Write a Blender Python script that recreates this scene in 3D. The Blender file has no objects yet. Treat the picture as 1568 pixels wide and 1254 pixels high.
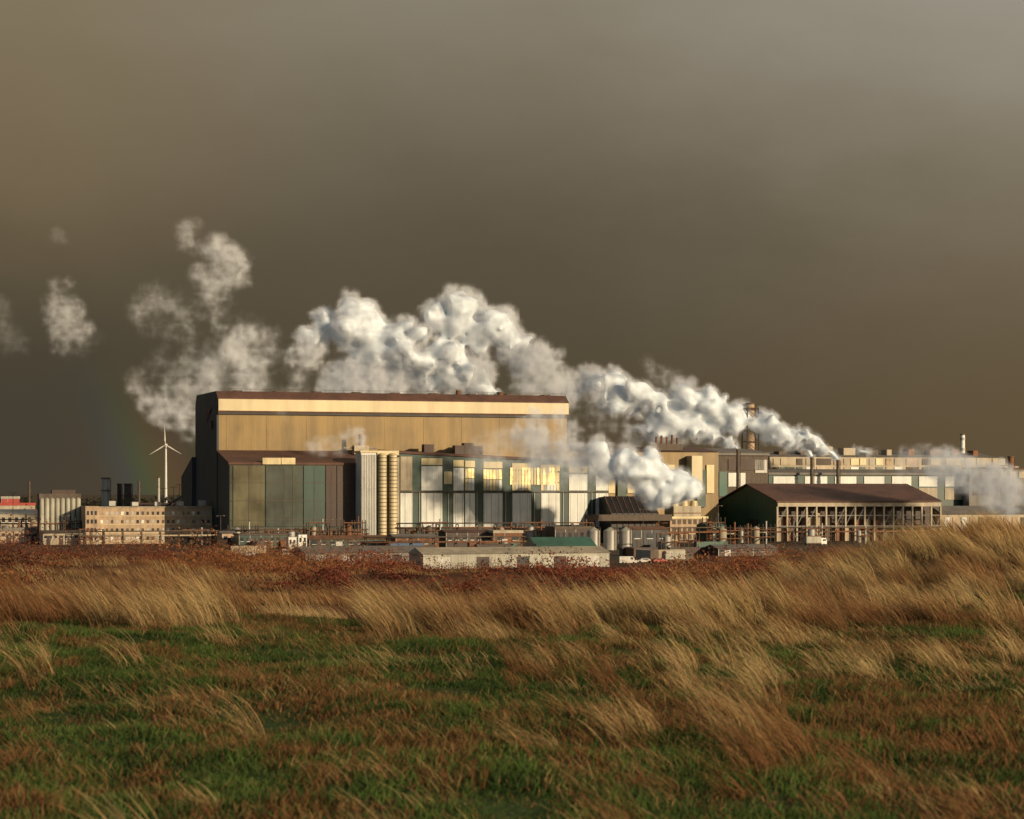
import bpy, math, random
import numpy as np
from mathutils import Vector, Matrix
random.seed(7); rng=np.random.default_rng(11)
scene=bpy.context.scene
F=3484.0; CX=784.0; HY=755.0; CAMZ=20.0
TH=math.radians(18); c_,s_=math.cos(TH),math.sin(TH)
C0=((335-CX)/F*900.0,900.0)
def srgb(r,g,b):
    f=lambda x:(x/255/12.92 if x/255<=.04045 else ((x/255+.055)/1.055)**2.4)
    return (f(r),f(g),f(b),1)
def w2l(X,Y):
    a,b=X-C0[0],Y-C0[1]; return a*c_+b*s_, -a*s_+b*c_
def l2w(u,v): return C0[0]+u*c_-v*s_, C0[1]+u*s_+v*c_
def U(px,v):
    t=(px-CX)/F
    return (t*(C0[1]+v*c_)-C0[0]+v*s_)/(c_-t*s_)
def Z(py,u,v): return CAMZ+(HY-py)/F*l2w(u,v)[1]
def loc(px,Y): return w2l((px-CX)/F*Y,Y)

# ---------------------------------------------------------------- materials
def new_mat(name):
    m=bpy.data.materials.new(name); m.use_nodes=True
    nt=m.node_tree; nt.nodes.clear()
    o=nt.nodes.new('ShaderNodeOutputMaterial'); return m,nt,o
def mat(name,col,rough=.7,metal=0.0,var=.3,scale=.12,streak=1.0,corr=0.0,spec=.4):
    m,nt,o=new_mat(name); N=nt.nodes.new; L=nt.links.new
    p=N('ShaderNodeBsdfPrincipled'); L(p.outputs[0],o.inputs[0])
    p.inputs['Roughness'].default_value=rough; p.inputs['Metallic'].default_value=metal
    p.inputs['Specular IOR Level'].default_value=spec
    tc=N('ShaderNodeTexCoord'); mp=N('ShaderNodeMapping'); L(tc.outputs['Object'],mp.inputs[0])
    mp.inputs['Scale'].default_value=(1,1,.12 if streak else 1)
    n=N('ShaderNodeTexNoise'); n.inputs['Scale'].default_value=scale*4; n.inputs['Detail'].default_value=6; n.inputs['Roughness'].default_value=.65
    L(mp.outputs[0],n.inputs['Vector'])
    n2=N('ShaderNodeTexNoise'); n2.inputs['Scale'].default_value=scale; n2.inputs['Detail'].default_value=3
    L(tc.outputs['Object'],n2.inputs['Vector'])
    add=N('ShaderNodeMath'); add.operation='ADD'; L(n.outputs[0],add.inputs[0]); L(n2.outputs[0],add.inputs[1])
    mr=N('ShaderNodeMapRange'); L(add.outputs[0],mr.inputs[0]); mr.inputs[1].default_value=.7; mr.inputs[2].default_value=1.3
    mr.inputs[3].default_value=1-var; mr.inputs[4].default_value=1+var*.7
    mx=N('ShaderNodeVectorMath'); mx.operation='SCALE'; mx.inputs[0].default_value=col[:3]
    last=mr.outputs[0]
    if corr>0:
        w=N('ShaderNodeTexWave'); w.bands_direction='X'; w.inputs['Scale'].default_value=corr; L(tc.outputs['Object'],w.inputs['Vector'])
        m2=N('ShaderNodeMapRange'); m2.inputs[3].default_value=.9; m2.inputs[4].default_value=1.04; L(w.outputs['Fac'],m2.inputs[0])
        mm=N('ShaderNodeMath'); mm.operation='MULTIPLY'; L(last,mm.inputs[0]); L(m2.outputs[0],mm.inputs[1]); last=mm.outputs[0]
    L(last,mx.inputs['Scale']); L(mx.outputs[0],p.inputs['Base Color'])
    rr=N('ShaderNodeMapRange'); L(n2.outputs[0],rr.inputs[0]); rr.inputs[3].default_value=max(.05,rough-.15); rr.inputs[4].default_value=min(1,rough+.15)
    L(rr.outputs[0],p.inputs['Roughness'])
    return m
M=dict(
 ochre=mat('ochre_cladding',(.21,.138,.048),.5,.1,.5,.05,1,.5),
 cream=mat('cream_fascia',(.56,.46,.27),.5,0,.25,.05),
 redroof=mat('rust_red_roof',(.10,.048,.032),.8,0,.4,.1),
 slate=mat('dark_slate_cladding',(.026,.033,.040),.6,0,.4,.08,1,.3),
 green=mat('dark_green_cladding',(.016,.045,.030),.45,0,.35,.1,1,.4),
 green2=mat('green_cladding',(.035,.10,.065),.5,0,.35,.1,1,.4),
 olive=mat('olive_glass_panel',(.070,.062,.030),.3,.25,.6,.09),
 olived=mat('dark_olive_panel',(.028,.036,.024),.35,.2,.6,.09),
 brown=mat('brown_panel',(.055,.032,.022),.6,0,.4,.1),
 white=mat('off_white_cladding',(.60,.60,.54),.5,0,.28,.12,1,.4),
 wall=mat('weathered_sheet_wall',(.34,.32,.25),.6,0,.4,.15,1,.4),
 white2=mat('white_paint',(.66,.64,.58),.5,0,.2,.3),
 cream2=mat('yellow_cream_panel',(.54,.44,.23),.45,0,.4,.12),
 goldrefl=mat('gold_reflection_glazing',(.72,.56,.27),.35,.4,.6,.35),  # bright sky reflected in the panes, painted as a gold base colour
 tan=mat('tan_brick',(.38,.27,.17),.8,0,.4,.3),
 dark=mat('dark_opening_shadow_gap',(.012,.011,.010),.5,0,.3,.3),
 steel=mat('galvanised_steel',(.34,.32,.28),.5,.2,.3,.2),
 steeld=mat('weathered_steel',(.09,.065,.045),.7,.1,.5,.4),
 rust=mat('rusted_steel',(.17,.075,.035),.85,0,.5,.4),
 grey=mat('grey_roofing',(.16,.14,.115),.7,0,.35,.15),
 beige=mat('beige_sheet',(.34,.28,.19),.6,0,.4,.15),
 red=mat('red_paint',(.32,.035,.02),.5,0,.2,.3),
 blue=mat('blue_paint',(.04,.09,.18),.5,0,.2,.3),
 rubber=mat('tyre_rubber',(.015,.015,.015),.9,0,.2,1),
 glass=mat('window_glass',(.03,.035,.04),.15,0,.3,.3),
)
class B:
    def __init__(s,name,u,v,z=0.0,rot=0.0):
        s.name=name; s.u,s.v,s.z=u,v,z; s.V=[]; s.Fc=[]; s.mi=[]; s.mats=[]; s.rot=rot; s.smooth=[]
    def m(s,k):
        if k not in s.mats: s.mats.append(k)
        return s.mats.index(k)
    def addv(s,pts): 
        b=len(s.V); s.V+= [(p[0]-s.u,p[1]-s.v,p[2]-s.z) for p in pts]; return b
    def poly(s,pts,faces,k,smooth=False):
        b=s.addv(pts); i=s.m(k)
        for f in faces: s.Fc.append([b+j for j in f]); s.mi.append(i); s.smooth.append(smooth)
    def box(s,u0,u1,v0,v1,z0,z1,k):
        if u1<u0:u0,u1=u1,u0
        if v1<v0:v0,v1=v1,v0
        s.poly([(u0,v0,z0),(u1,v0,z0),(u1,v1,z0),(u0,v1,z0),(u0,v0,z1),(u1,v0,z1),(u1,v1,z1),(u0,v1,z1)],
          [(0,3,2,1),(4,5,6,7),(0,1,5,4),(1,2,6,5),(2,3,7,6),(3,0,4,7)],k)
    def prism(s,prof,u0,u1,k,kend=None):
        n=len(prof)
        s.poly([(u0,a,b) for a,b in prof]+[(u1,a,b) for a,b in prof],[(i,(i+1)%n,n+(i+1)%n,n+i) for i in range(n)],k)
        s.poly([(u0,a,b) for a,b in prof],[tuple(range(n-1,-1,-1))],kend or k)
        s.poly([(u1,a,b) for a,b in prof],[tuple(range(n))],kend or k)
    def cyl(s,u,v,z0,z1,r,k,r2=None,n=16):
        r2=r if r2 is None else r2
        A=[(u+r*math.cos(2*math.pi*i/n),v+r*math.sin(2*math.pi*i/n),z0) for i in range(n)]
        Bt=[(u+r2*math.cos(2*math.pi*i/n),v+r2*math.sin(2*math.pi*i/n),z1) for i in range(n)]
        s.poly(A+Bt,[(i,(i+1)%n,n+(i+1)%n,n+i) for i in range(n)],k,True)
        s.poly(Bt,[tuple(range(n))],k)
    def beam(s,a,b,r,k,n=4):
        a=Vector(a);b=Vector(b); d=(b-a).normalized()
        x=d.orthogonal().normalized(); y=d.cross(x)
        P=[]
        for q in (a,b):
            for i in range(n):
                t=2*math.pi*(i+.5)/n; P.append(tuple(q+(x*math.cos(t)+y*math.sin(t))*r))
        s.poly(P,[(i,(i+1)%n,n+(i+1)%n,n+i) for i in range(n)]+[tuple(range(n))[::-1],tuple(range(n,2*n))],k,n>6)
    def panel(s,pa,pb,ya,yb,v,k,th=.3):
        u0,u1=U(pa,v),U(pb,v); um=(u0+u1)/2
        s.box(u0,u1,v-th,v+.1,max(0,Z(yb,um,v)),Z(ya,um,v),k)
    def done(s):
        me=bpy.data.meshes.new(s.name+'_mesh'); me.from_pydata(s.V,[],s.Fc)
        for k in s.mats: me.materials.append(M[k])
        me.polygons.foreach_set('material_index',s.mi); me.polygons.foreach_set('use_smooth',s.smooth); me.update()
        ob=bpy.data.objects.new(s.name,me); scene.collection.objects.link(ob)
        X,Y=l2w(s.u,s.v); ob.location=(X,Y,s.z); ob.rotation_euler=(0,0,TH+s.rot); return ob

# ---------------------------------------------------------------- MAIN HALL
uL=0; vF=-25; vE=48
b=B('steel_mill_hall',0,0)
uR=U(868,0)
b.box(0,uR,0,vE,0,52,'ochre')
zt=60.5
b.prism([(-1.2,52),(vE+1,52),(vE+1,56.5),(vE-2,60.5),(3,60.5),(-1.2,57.6)],-.6,uR+.5,'redroof','slate')
b.box(-.4,uR+.2,-1.8,-1.21,52.6,57.2,'cream')
b.box(-.4,uR+.2,-1.0,-.02,51.2,51.98,'dark')  # dark strip painted in as the shadow gap below the fascia
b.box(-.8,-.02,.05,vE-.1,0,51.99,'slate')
b.box(-1.6,-.82,8,13,46,49,'brown')
b.poly([(-1.0,12,54),(-1.0,30,54),(-1.0,21,48)],[(0,1,2)],'rust')
b.poly([(-1.05,15,53.2),(-1.05,27,53.2),(-1.05,21,49.4)],[(0,1,2)],'slate')
for i in range(9):
    uu=i*uR/9+3; b.box(uu,uu+.16,-.10,-.01,36,51,'ochre')
for i in range(9):
    uu=10+i*16.5; b.box(uu,uu+3,18,24,60.52,61.6,'steeld')
for i in range(40):
    uu=2+i*3.8; b.box(uu,uu+.08,2.9,3.0,60.5,61.5,'steeld')
b.box(1,uR-1,2.9,3.0,61.4,61.5,'steeld')
b.cyl(U(702,20),20,60.6,63,1.1,'rust')
uW=U(553,vF)
b.prism([(vF,0),(-.03,0),(-.03,36.2),(vF,31.4)],-.5,uW,'olived','slate')
b.prism([(vF-.8,31.0),(-.04,36.3),(-.04,37.0),(vF-.8,31.8)],-1.0,U(690,vF),'redroof')
pans=[(357,405,'olive'),(407,463,'olived'),(465,497,'green'),(499,514,'brown'),(516,551,'brown')]
for a,c,k in pans:
    b.panel(a,c,713,806,vF-.05,k,.35)
    b.panel(a,c,809,826,vF-.05,'steeld',.3)
for a,c in((402,430),(431,452)): b.panel(a,c,701,711,vF-.9,'cream2',.4)
for z in (9.5,17,24): b.box(0,uW-1,vF-.6,vF-.42,z,z+.18,'steeld')
for px in (381,435,448,481,507,533): b.panel(px,px+.7,714,806,vF-.42,'steeld',.12)
b.prism([(vE+.05,0),(vE+26,0),(vE+26,27),(vE+.05,35)],-2.2,uR,'slate')
b.box(-2.4,-2.22,vE+4,vE+12,0,9,'dark')
ux=U(552,-8); b.box(ux-3,ux+3,-10,-6,35.5,39,'beige'); b.cyl(ux,-8,39,43.5,.8,'rust')
b.beam((ux-7,-8,38),(ux+7,-8,38),.25,'steel')
for px in (655,702,716,730): 
    uu=U(px,-8); b.box(uu-2,uu+2,-10,-6,35.5,39+random.random()*2,'brown')
b.done()
b=B('ribbed_service_tower',U(565,-32),-32)
u0,u1=U(553,-34),U(576,-34)
b.box(u0,u1,-34,-24.9,0,Z(693,u0,-34),'white')
n=9
for i in range(n):
    uu=u0+(i+.2)*(u1-u0)/n; b.box(uu,uu+.3,-34.3,-34.01,0,Z(696,u0,-34),'steel')
b.box(u0-.4,u1+.4,-34.6,-24.8,Z(693,u0,-34)+.01,Z(690,u0,-34),'cream')
b.done()
b=B('banded_column_stack',U(590,-34),-34)
for px in (586,602):
    uu=U(px,-34); top=Z(697,uu,-34); b.cyl(uu,-34,0,top,1.55,'cream',n=20)
    for i in range(24): b.cyl(uu,-34,i*top/24+.3,i*top/24+.55,1.7,'steeld',n=20)
    b.cyl(uu,-34,top,top+.8,1.8,'cream2',.9,n=20)
ua,ub=U(578,-31),U(611,-31); b.box(ua,ub,-31.5,-29,0,Z(700,ua,-31),'beige')
b.box(U(578,-33),U(611,-33),-33,-31.6,Z(697,ua,-31),Z(690,ua,-31),'cream')
b.done()
# ---------------------------------------------------------------- striped hall
v=-30
b=B('striped_rolling_hall',U(770,v),v)
ua,ub=U(611,v),U(932,v)
z0=Z(694,ua,v); z1=Z(711,ub,v)
b.poly([(ua,v,0),(ub,v,0),(ub,v,z1),(ua,v,z0),(ua,-.1,0),(ub,-.1,0),(ub,-.1,z1+1),(ua,-.1,z0+1)],
  [(0,1,2,3),(3,2,6,7),(1,5,6,2),(0,3,7,4)],'green')
b.poly([(ua-.4,v-.8,z0),(ub+.4,v-.8,z1),(ub+.4,v-.8,z1+.8),(ua-.4,v-.8,z0+.8),(ua-.4,0,z0+1.3),(ub+.4,0,z1+1.3),(ub+.4,0,z1+2),(ua-.4,0,z0+2)],
  [(0,1,2,3),(3,2,6,7),(0,3,7,4),(1,5,6,2),(0,4,5,1)],'redroof')
W=[(613,631),(645,677),(694,710),(712,727),(740,769),(784,813),(828,857),(871,899),(912,931)]
for a,c in W: 
    b.panel(a,c,755,807,v-.05,'white',.3)
    b.panel(a,c,809,818,v-.05,'brown',.3)
for i,(a,c) in enumerate(W):
    t=(a-611)/320; yt=699+t*17
    if i==0: b.panel(a,c,yt,751,v-.05,'beige',.3); continue
    if 700<a<850:
        q=a
        while q<c-2:
            b.panel(q,q+4.2,yt+13,yt+28,v-.05,random.choice(['goldrefl','goldrefl','cream2']),.3); b.panel(q,q+4.2,yt+29,751,v-.05,random.choice(['cream2','wall','white']),.3); q+=4.8
    else: b.panel(a,c,yt+13,751,v-.05,'white',.3)
    b.panel(a,c,yt+1,yt+11,v-.05,'cream2',.3)
q=781
while q<852:
    b.panel(q,q+3.5,716,742,v-.36,random.choice(['goldrefl','goldrefl','cream2']),.05); q+=4.6
for a,c in [(680,692)]: b.panel(a,c,722,741,v-.05,'cream2',.25)
b.panel(611,932,752.5,754,v-.4,'steeld',.4)
for px in range(620,930,11): b.panel(px,px+.8,753,808,v-.36,'steel',.06)
b.done()
b=B('furnace_hall',U(980,5),5)
u0,u1=uR+.6,U(1100,4)
b.box(u0,u1,4,44,0,Z(692,u1,4),'ochre'); b.prism([(3,Z(692,u1,4)+.02),(45,Z(692,u1,4)+.02),(24,Z(684,u1,4))],u0,u1,'redroof')
for i in range(7):
    uu=u0+5+i*9; b.box(uu,uu+4,2.8,3.98,14,30,'green'); b.box(uu+4.6,uu+8,3.2,3.98,20,32,'cream2')
b.box(U(1000,10),U(1045,10),10,16,38,41,'steeld')
for i in range(5): uu=U(1005+i*8,12); b.cyl(uu,12,40,43+random.random()*2,.5,'rust',n=10)
b.box(U(1054,2),U(1070,2),-2,3.9,20,Z(698,U(1060,0),0),'cream')
b.done()
# ---------------------------------------------------------------- right complex
b=B('casting_hall',U(1130,32),32)
u0,u1=U(1070,33),U(1176,33); zt=Z(697,u0,33)
b.box(u0,u1,33,75,0,zt,'steeld')
b.prism([(32,zt+.02),(76,zt+.02),(76,zt+1.2),(54,zt+3.5),(32,zt+1.0)],u0-1,u1+.3,'grey')
b.panel(1072,1100,700,722,32.9,'green',.3); b.panel(1101,1113,722,760,32.9,'green2',.3)
b.panel(1115,1141,724,745,32.9,'white',.3); b.panel(1115,1170,703,720,32.9,'brown',.3)
b.panel(1156,1174,704,724,32.9,'steel',.3); b.panel(1084,1098,726,790,32.9,'slate',.3)
b.done()
b=B('open_sided_storage_shed',U(1300,0),0)
u0,u1=U(1190,-30),U(1440,-30); ze=16.6; zp=23.4
b.poly([(u0,-30,0),(u0,30,0),(u0,30,ze),(u0,0,zp),(u0,-30,ze)],[(0,4,3,2,1)],'green2')
b.prism([(-31.2,ze-.4),(0,zp),(31.2,ze-.4),(31.2,ze+.2),(0,zp+.7),(-31.2,ze+.2)],u0-.8,u1,'redroof')
b.box(u0+.3,u1,-23,29.5,0,ze-.2,'brown')
b.box(u0,u1,-30.6,-30,ze-2.2,ze-.6,'beige')
n=17
for i in range(n+1):
    uu=u0+(u1-u0)*i/n; b.box(uu-.35,uu+.35,-30.4,-29.6,0,ze-2.2,'beige')
    if i<n:
        w=(u1-u0)/n
        r=random.random()
        b.beam((uu,-30,6.2),(uu+w,-30,6.2),.25,'steel'); b.beam((uu,-30,10.6),(uu+w,-30,10.6),.22,'steel')
        if r<.45: b.beam((uu,-30,6.2),(uu+w,-30,ze-2.2),.18,'steel')
        elif r<.7: b.beam((uu,-30,10.6),(uu+w,-30,.2),.18,'steel'); b.beam((uu,-30,.2),(uu+w,-30,10.6),.18,'steel')
        if random.random()<.8: b.box(uu+.8,uu+w-.8,-28,-23.1,0,3+random.random()*9,random.choice(['tan','beige','steeld','rust','tan']))
b.box(u0-.3,u0-.02,-12,-2,0,9,'slate'); b.box(u0-.3,u0-.02,12,17,0,6,'dark')
b.done()
b=B('striped_finishing_hall',U(1400,32),32)
u0,u1=U(1177,35),U(1600,35); zb=Z(727,u0,35)
b.box(u0,u1,35,69,0,zb,'green')
b.prism([(34,zb+.02),(70,zb+.02),(70,zb+3),(34,zb+1)],u0-.5,u1,'grey')
px=1184; w=36
while px<1590:
    b.panel(px,px+w,729.5,745,34.9,'white',.3); b.panel(px,px+w,747,765,34.9,'beige',.2); px+=w+12; w*=.95
u0,u1=U(1180,70),U(1530,70); zc=Z(699,u0,72)
b.box(u0,u1,71,110,0,zc,'beige'); b.prism([(70.4,zc+.02),(111,zc+.02),(90,zc+2.5)],u0-.5,u1,'grey')
px=1184; 
while px<1520:
    w=random.uniform(6,24); b.panel(px,px+w,702,712,70.9,random.choice(['cream2','beige','cream2','tan','steeld']),.3)
    b.panel(px,px+w,715,726,70.9,random.choice(['white','steeld','green','beige']),.25); px+=w+random.uniform(2,8)
for i in range(10):
    uu=U(1190+i*33,80); b.box(uu,uu+random.uniform(2,7),78,84,zc,zc+random.uniform(2.5,5),random.choice(['steeld','beige','rust']))
b.done()
b=B('end_warehouse',U(1520,30),30)
u0,u1=U(1484,28),U(1640,28); b.box(u0,u1,28,33.9,0,Z(718,u0,28),'grey'); b.box(u0-.5,u1,27.5,34.2,Z(718,u0,28)+.01,Z(716,u0,28),'redroof')
for i in range(9): b.panel(1490+i*14,1499+i*14,722,732,27.9,'beige',.2); b.panel(1490+i*14,1499+i*14,745,758,27.9,'steeld',.2)
b.done()
b=B('roadside_depot',U(1500,-32),-32)
u0,u1=U(1442,-25),U(1640,-25); b.box(u0,u1,-25,-5,0,11,'beige'); b.prism([(-26,11.02),(-4,11.02),(-15,14.5)],u0,u1,'grey')
for i in range(14): b.panel(1446+i*13,1454+i*13,792,812,-25.1,random.choice(['glass','white','steeld','tan']),.2)
b.done()
v=-42
b=B('cooling_tower_block',U(1053,v),v)
u0,u1=U(1026,v),U(1082,v); zt=Z(792,u0,v)
b.box(u0,u1,v,v+12,0,zt,'tan'); b.box(u0+2,u1-2,v+1,v+11,zt+.01,zt+4.5,'beige'); b.box(u0-.5,u1+.5,v-.5,v+12.5,zt-.6,zt+.3,'cream2')
for i in range(3): b.cyl(u0+4+i*4.2,v+5,zt+4.5,zt+6.6,1.7,'cream2',1.35)
for i in range(6):
    for j in range(3): b.box(u0+1+i*2.3,u0+2.4+i*2.3,v-.15,v-.01,1.5+j*3,3.4+j*3,'steeld')
b.box(u0+2.2,u1-2.2,v+.8,v+.98,zt+1.5,zt+1.8,'rust'); b.done()
v=-44
b=B('conveyor_house',U(980,v),v)
u0,u1=U(936,v),U(1022,v)
b.prism([(v,0),(v+16,0),(v+16,Z(762,u0,v)),(v+8,Z(760,u0,v)),(v,Z(786,u0,v))],u0,u1-4,'dark')
for i in range(9):
    uu=u0+i*(u1-u0-4)/8; b.beam((uu,v-.1,0),(uu,v-.1,Z(786,u0,v)),.2,'steeld'); b.beam((uu,v-.1,Z(786,u0,v)),(uu,v+8,Z(760,u0,v)+.2),.2,'rust')
for z in (4,8,10.6): b.beam((u0,v-.2,z),(u1,v-.2,z),.18,'rust')
b.prism([(v-5,9),(v-2,9),(v-2,11.5),(v-5,11.5)],u0-12,u1,'steeld'); b.done()
for px,Y in((909,800),(934,800),(958,805)):
    u,v=loc(px,Y); b=B('storage_tank',u,v); b.cyl(u,v,0,6.8,2.3,'steel',n=24); b.cyl(u,v,6.8,8,2.3,'wall',.3,n=24)
    for z in (2,4,6): b.cyl(u,v,z,z+.15,2.38,'steel',n=24)
    b.beam((u+1,v-2.5,0),(u+1,v-2.5,8),.12,'steeld'); b.beam((u+1.6,v-2.5,0),(u+1.6,v-2.5,8),.12,'steeld'); b.done()
def chimney(px,ptop,Y,r,k,bands=0,k2='red',name='chimney'):
    u,v=loc(px,Y); top=CAMZ+(HY-ptop)/F*Y; b=B(name,u,v); b.cyl(u,v,0,top,r*1.15,k,r*.9,n=20)
    for i in range(bands):
        z=top-1.5-i*top*.11; b.cyl(u,v,z-1.4,z,r*1.0+.12,k2,n=20)
    b.cyl(u,v,top,top+.5,r*1.15,'steeld',r*1.1,n=20)
    b.cyl(u,v,top*.8,top*.8+.3,r*1.25,'steeld',n=20); b.beam((u+r*1.2,v-.5,0),(u+r*1.1,v-.5,top),.15,'steeld'); b.done()
chimney(1474,666,1250,1.35,'white2',3,'steel'); chimney(1548,700,1200,1.7,'rust',0)
chimney(1149,619,1030,2.0,'tan',2,'rust'); chimney(1130,690,985,.8,'steeld'); chimney(1243,702,1010,.8,'steeld'); chimney(1283,706,1012,.8,'steeld')
chimney(766,602,1010,1.5,'rust'); chimney(162,733,1000,1.9,'steel'); chimney(196,742,1000,1.8,'steeld'); chimney(183,742,1010,1.1,'brown'); chimney(243,732,1500,.9,'steel')
chimney(45,738,2200,1.0,'steeld'); chimney(213,738,1500,.8,'steeld')
u,v=loc(1149,1030); b=B('chimney_platform_frame',u,v); zz=CAMZ+(HY-619)/F*1030
for a,c in((-3,-3),(3,-3),(3,3),(-3,3)): b.beam((u+a,v+c,20),(u+a*.9,v+c*.9,zz-2),.3,'steeld')
for i in range(5):
    z=zz-2-i*5; 
    b.beam((u-3,v-3,z),(u+3,v-3,z),.22,'steeld'); b.beam((u-3,v-3,z),(u-3,v+3,z),.22,'steeld'); b.beam((u-3,v-3,z),(u+3,v-3,z-5),.15,'steeld')
b.done()
v=8
b=B('office_block',U(230,v),v)
u0,u1=U(150,v),U(325,v); zt=Z(777,u1,v)
b.box(u0,u1,v,v+14,0,zt,'tan'); b.box(u0-.4,u1+.4,v-.4,v+14.4,zt+.01,zt+.4,'beige')
b.box(U(131,v-3),u0-.01,v-3,v+14,0,zt+.6,'tan')
nc=22
for r in range(4):
    z=1.5+r*3.3
    for i in range(nc):
        a=u0+1+i*(u1-u0-1)/nc
        b.box(a,a+1.0,v-.06,v+.05,z,z+1.3,random.choice(['glass','steeld','olived','white2','steel','tan']))
    b.box(u0,u1,v-.15,v-.01,z-.5,z-.3,'cream')
for i in range(3):
    for r in range(4): b.box(U(133,v-3)+i*1.5,U(133,v-3)+.9+i*1.5,v-3.06,v-2.9,1.5+3.3*r,3.1+3.3*r,'glass')
for i in range(5): uu=u0+5+i*9; b.box(uu,uu+2.5,v+4,v+8,zt+.7,zt+2+random.random(),'steel')
b.done()
v=20; b=B('grain_silo_row',U(90,v),v)
for i in range(8):
    uu=U(64+i*8,v); b.cyl(uu,v,0,Z(764,uu,v),.95,'wall',n=16); b.cyl(uu,v,Z(764,uu,v),Z(762,uu,v),.95,'wall',.2,n=16)
b.box(U(60,v+2),U(124,v+2),v+2,v+8,0,Z(756,U(90,v),v),'steeld'); b.box(U(80,v+2),U(116,v+2),v+3,v+7,Z(756,U(90,v),v),Z(750,U(90,v),v),'brown')
for i in range(8): b.beam((U(60,v)+i*2.3,v-1.5,0),(U(60,v)+i*2.3,v-1.5,8),.12,'rust')
b.beam((U(60,v),v-1.5,8),(U(124,v),v-1.5,8),.2,'rust'); b.beam((U(60,v),v-1.5,5),(U(124,v),v-1.5,5),.2,'rust'); b.done()
def shed(name,pa,pb,ptop,Y,depth,kw,kr,pitch=.12,doors=3,win=0,flat=False):
    u0,v0=loc(pa,Y); u1=U(pb,v0); um=(u0+u1)/2; zt=Z(ptop,um,v0); 
    rise=depth*pitch; ze=max(1.5,zt-rise)
    b=B(name,um,v0+depth/2)
    b.box(u0,u1,v0,v0+depth,0,ze,kw)
    if flat: b.box(u0-.3,u1+.3,v0-.3,v0+depth+.3,ze+.01,zt,kr)
    else: 
        b.prism([(v0-.4,ze+.02),(v0+depth+.4,ze+.02),(v0+depth/2,zt)],u0-.3,u1+.3,kr,kw)
    W_=u1-u0
    for i in range(doors):
        a=u0+W_*(i+.3+.3*random.random())/doors; b.box(a,a+min(3.5,W_/doors*.4),v0-.08,v0+.05,.05,min(ze*.8,3.6),random.choice(['dark','steel','steeld','brown']))
    for i in range(win):
        a=u0+W_*(i+.25)/win; 
        b.box(a,a+W_/win*.5,v0-.06,v0+.05,ze*.55,ze*.82,'glass')
        b.box(a,a+W_/win*.5,v0-.13,v0-.07,ze*.52,ze*.55,'white2')
    for i in range(int(W_/4)): b.box(u0+i*4.0,u0+i*4.0+.15,v0-.05,v0+.02,0,ze,'steel')
    return b.done()
random.seed(3)
shed('warehouse',648,933,838,600,14,'wall','beige',.12,5,0)
shed('green_roofed_barn',828,918,823,650,18,'beige','green2',.22,2,4)
shed('low_storage_building',468,655,837,650,22,'grey','grey',.08,5,0)
shed('workshop_building',340,362,813,835,10,'tan','grey',.1,1,2)
shed('workshop_building',366,440,817,820,10,'green','brown',.06,3,8,True)
shed('workshop_building',474,600,820,800,14,'olived','rust',.1,5,9)
shed('workshop_building',606,672,818,790,14,'rust','grey',.1,2,5)
shed('workshop_building',683,752,811,812,10,'brown','redroof',.1,3,6)
shed('workshop_building',756,800,812,812,10,'rust','beige',.1,2,2,True)
shed('workshop_building',850,905,806,835,10,'brown','steeld',.1,2,6,True)
shed('workshop_building',966,1024,806,815,12,'dark','rust',.1,3,3)
shed('workshop_building',1085,1110,800,870,12,'green','green2',.1,1,2)
shed('workshop_building',1100,1190,834,720,12,'steeld','grey',.1,4,6)
shed('workshop_building',-20,60,808,900,14,'tan','grey',.1,4,8,True)
shed('workshop_building',66,128,812,880,12,'beige','steeld',.1,4,8)
shed('distribution_building',-40,54,770,1300,30,'beige','red',.05,5,0,True)
shed('distribution_building',-60,60,780,1150,30,'beige','steel',.08,5,12)
shed('distribution_building',2,30,760,1500,20,'red','wall',.08,2,0,True)
shed('distribution_building',200,290,770,1100,20,'brown','redroof',.1,2,6)
shed('portable_office',442,454,822,770,4,'white2','steel',.02,1,2,True)
shed('portable_office',457,470,818,775,4,'white2','blue',.02,1,2,True)
shed('portable_office',620,640,836,700,4,'steel','white2',.02,1,2,True)
shed('distribution_building',1400,1560,708,1500,40,'beige','beige',.06,5,8)
def container(px,Y,k,rot):
    u,v=loc(px,Y); b=B('shipping_container',u,v,0,rot); b.box(u-6,u+6,v-1.2,v+1.2,.15,2.7,k)
    for i in range(20): b.box(u-5.8+i*.6,u-5.55+i*.6,v-1.27,v-1.2,.3,2.55,k)
    for a in(-6.05,5.9): b.box(u+a,u+a+.15,v-1.3,v+1.3,.05,2.75,'steeld')
    b.done()
for i in range(26):
    container(random.uniform(350,1180),random.uniform(690,830),random.choice(['rust','blue','steel','beige','green2','brown','brown','rust']),random.choice([0,.02,math.pi/2,.3]))
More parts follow.
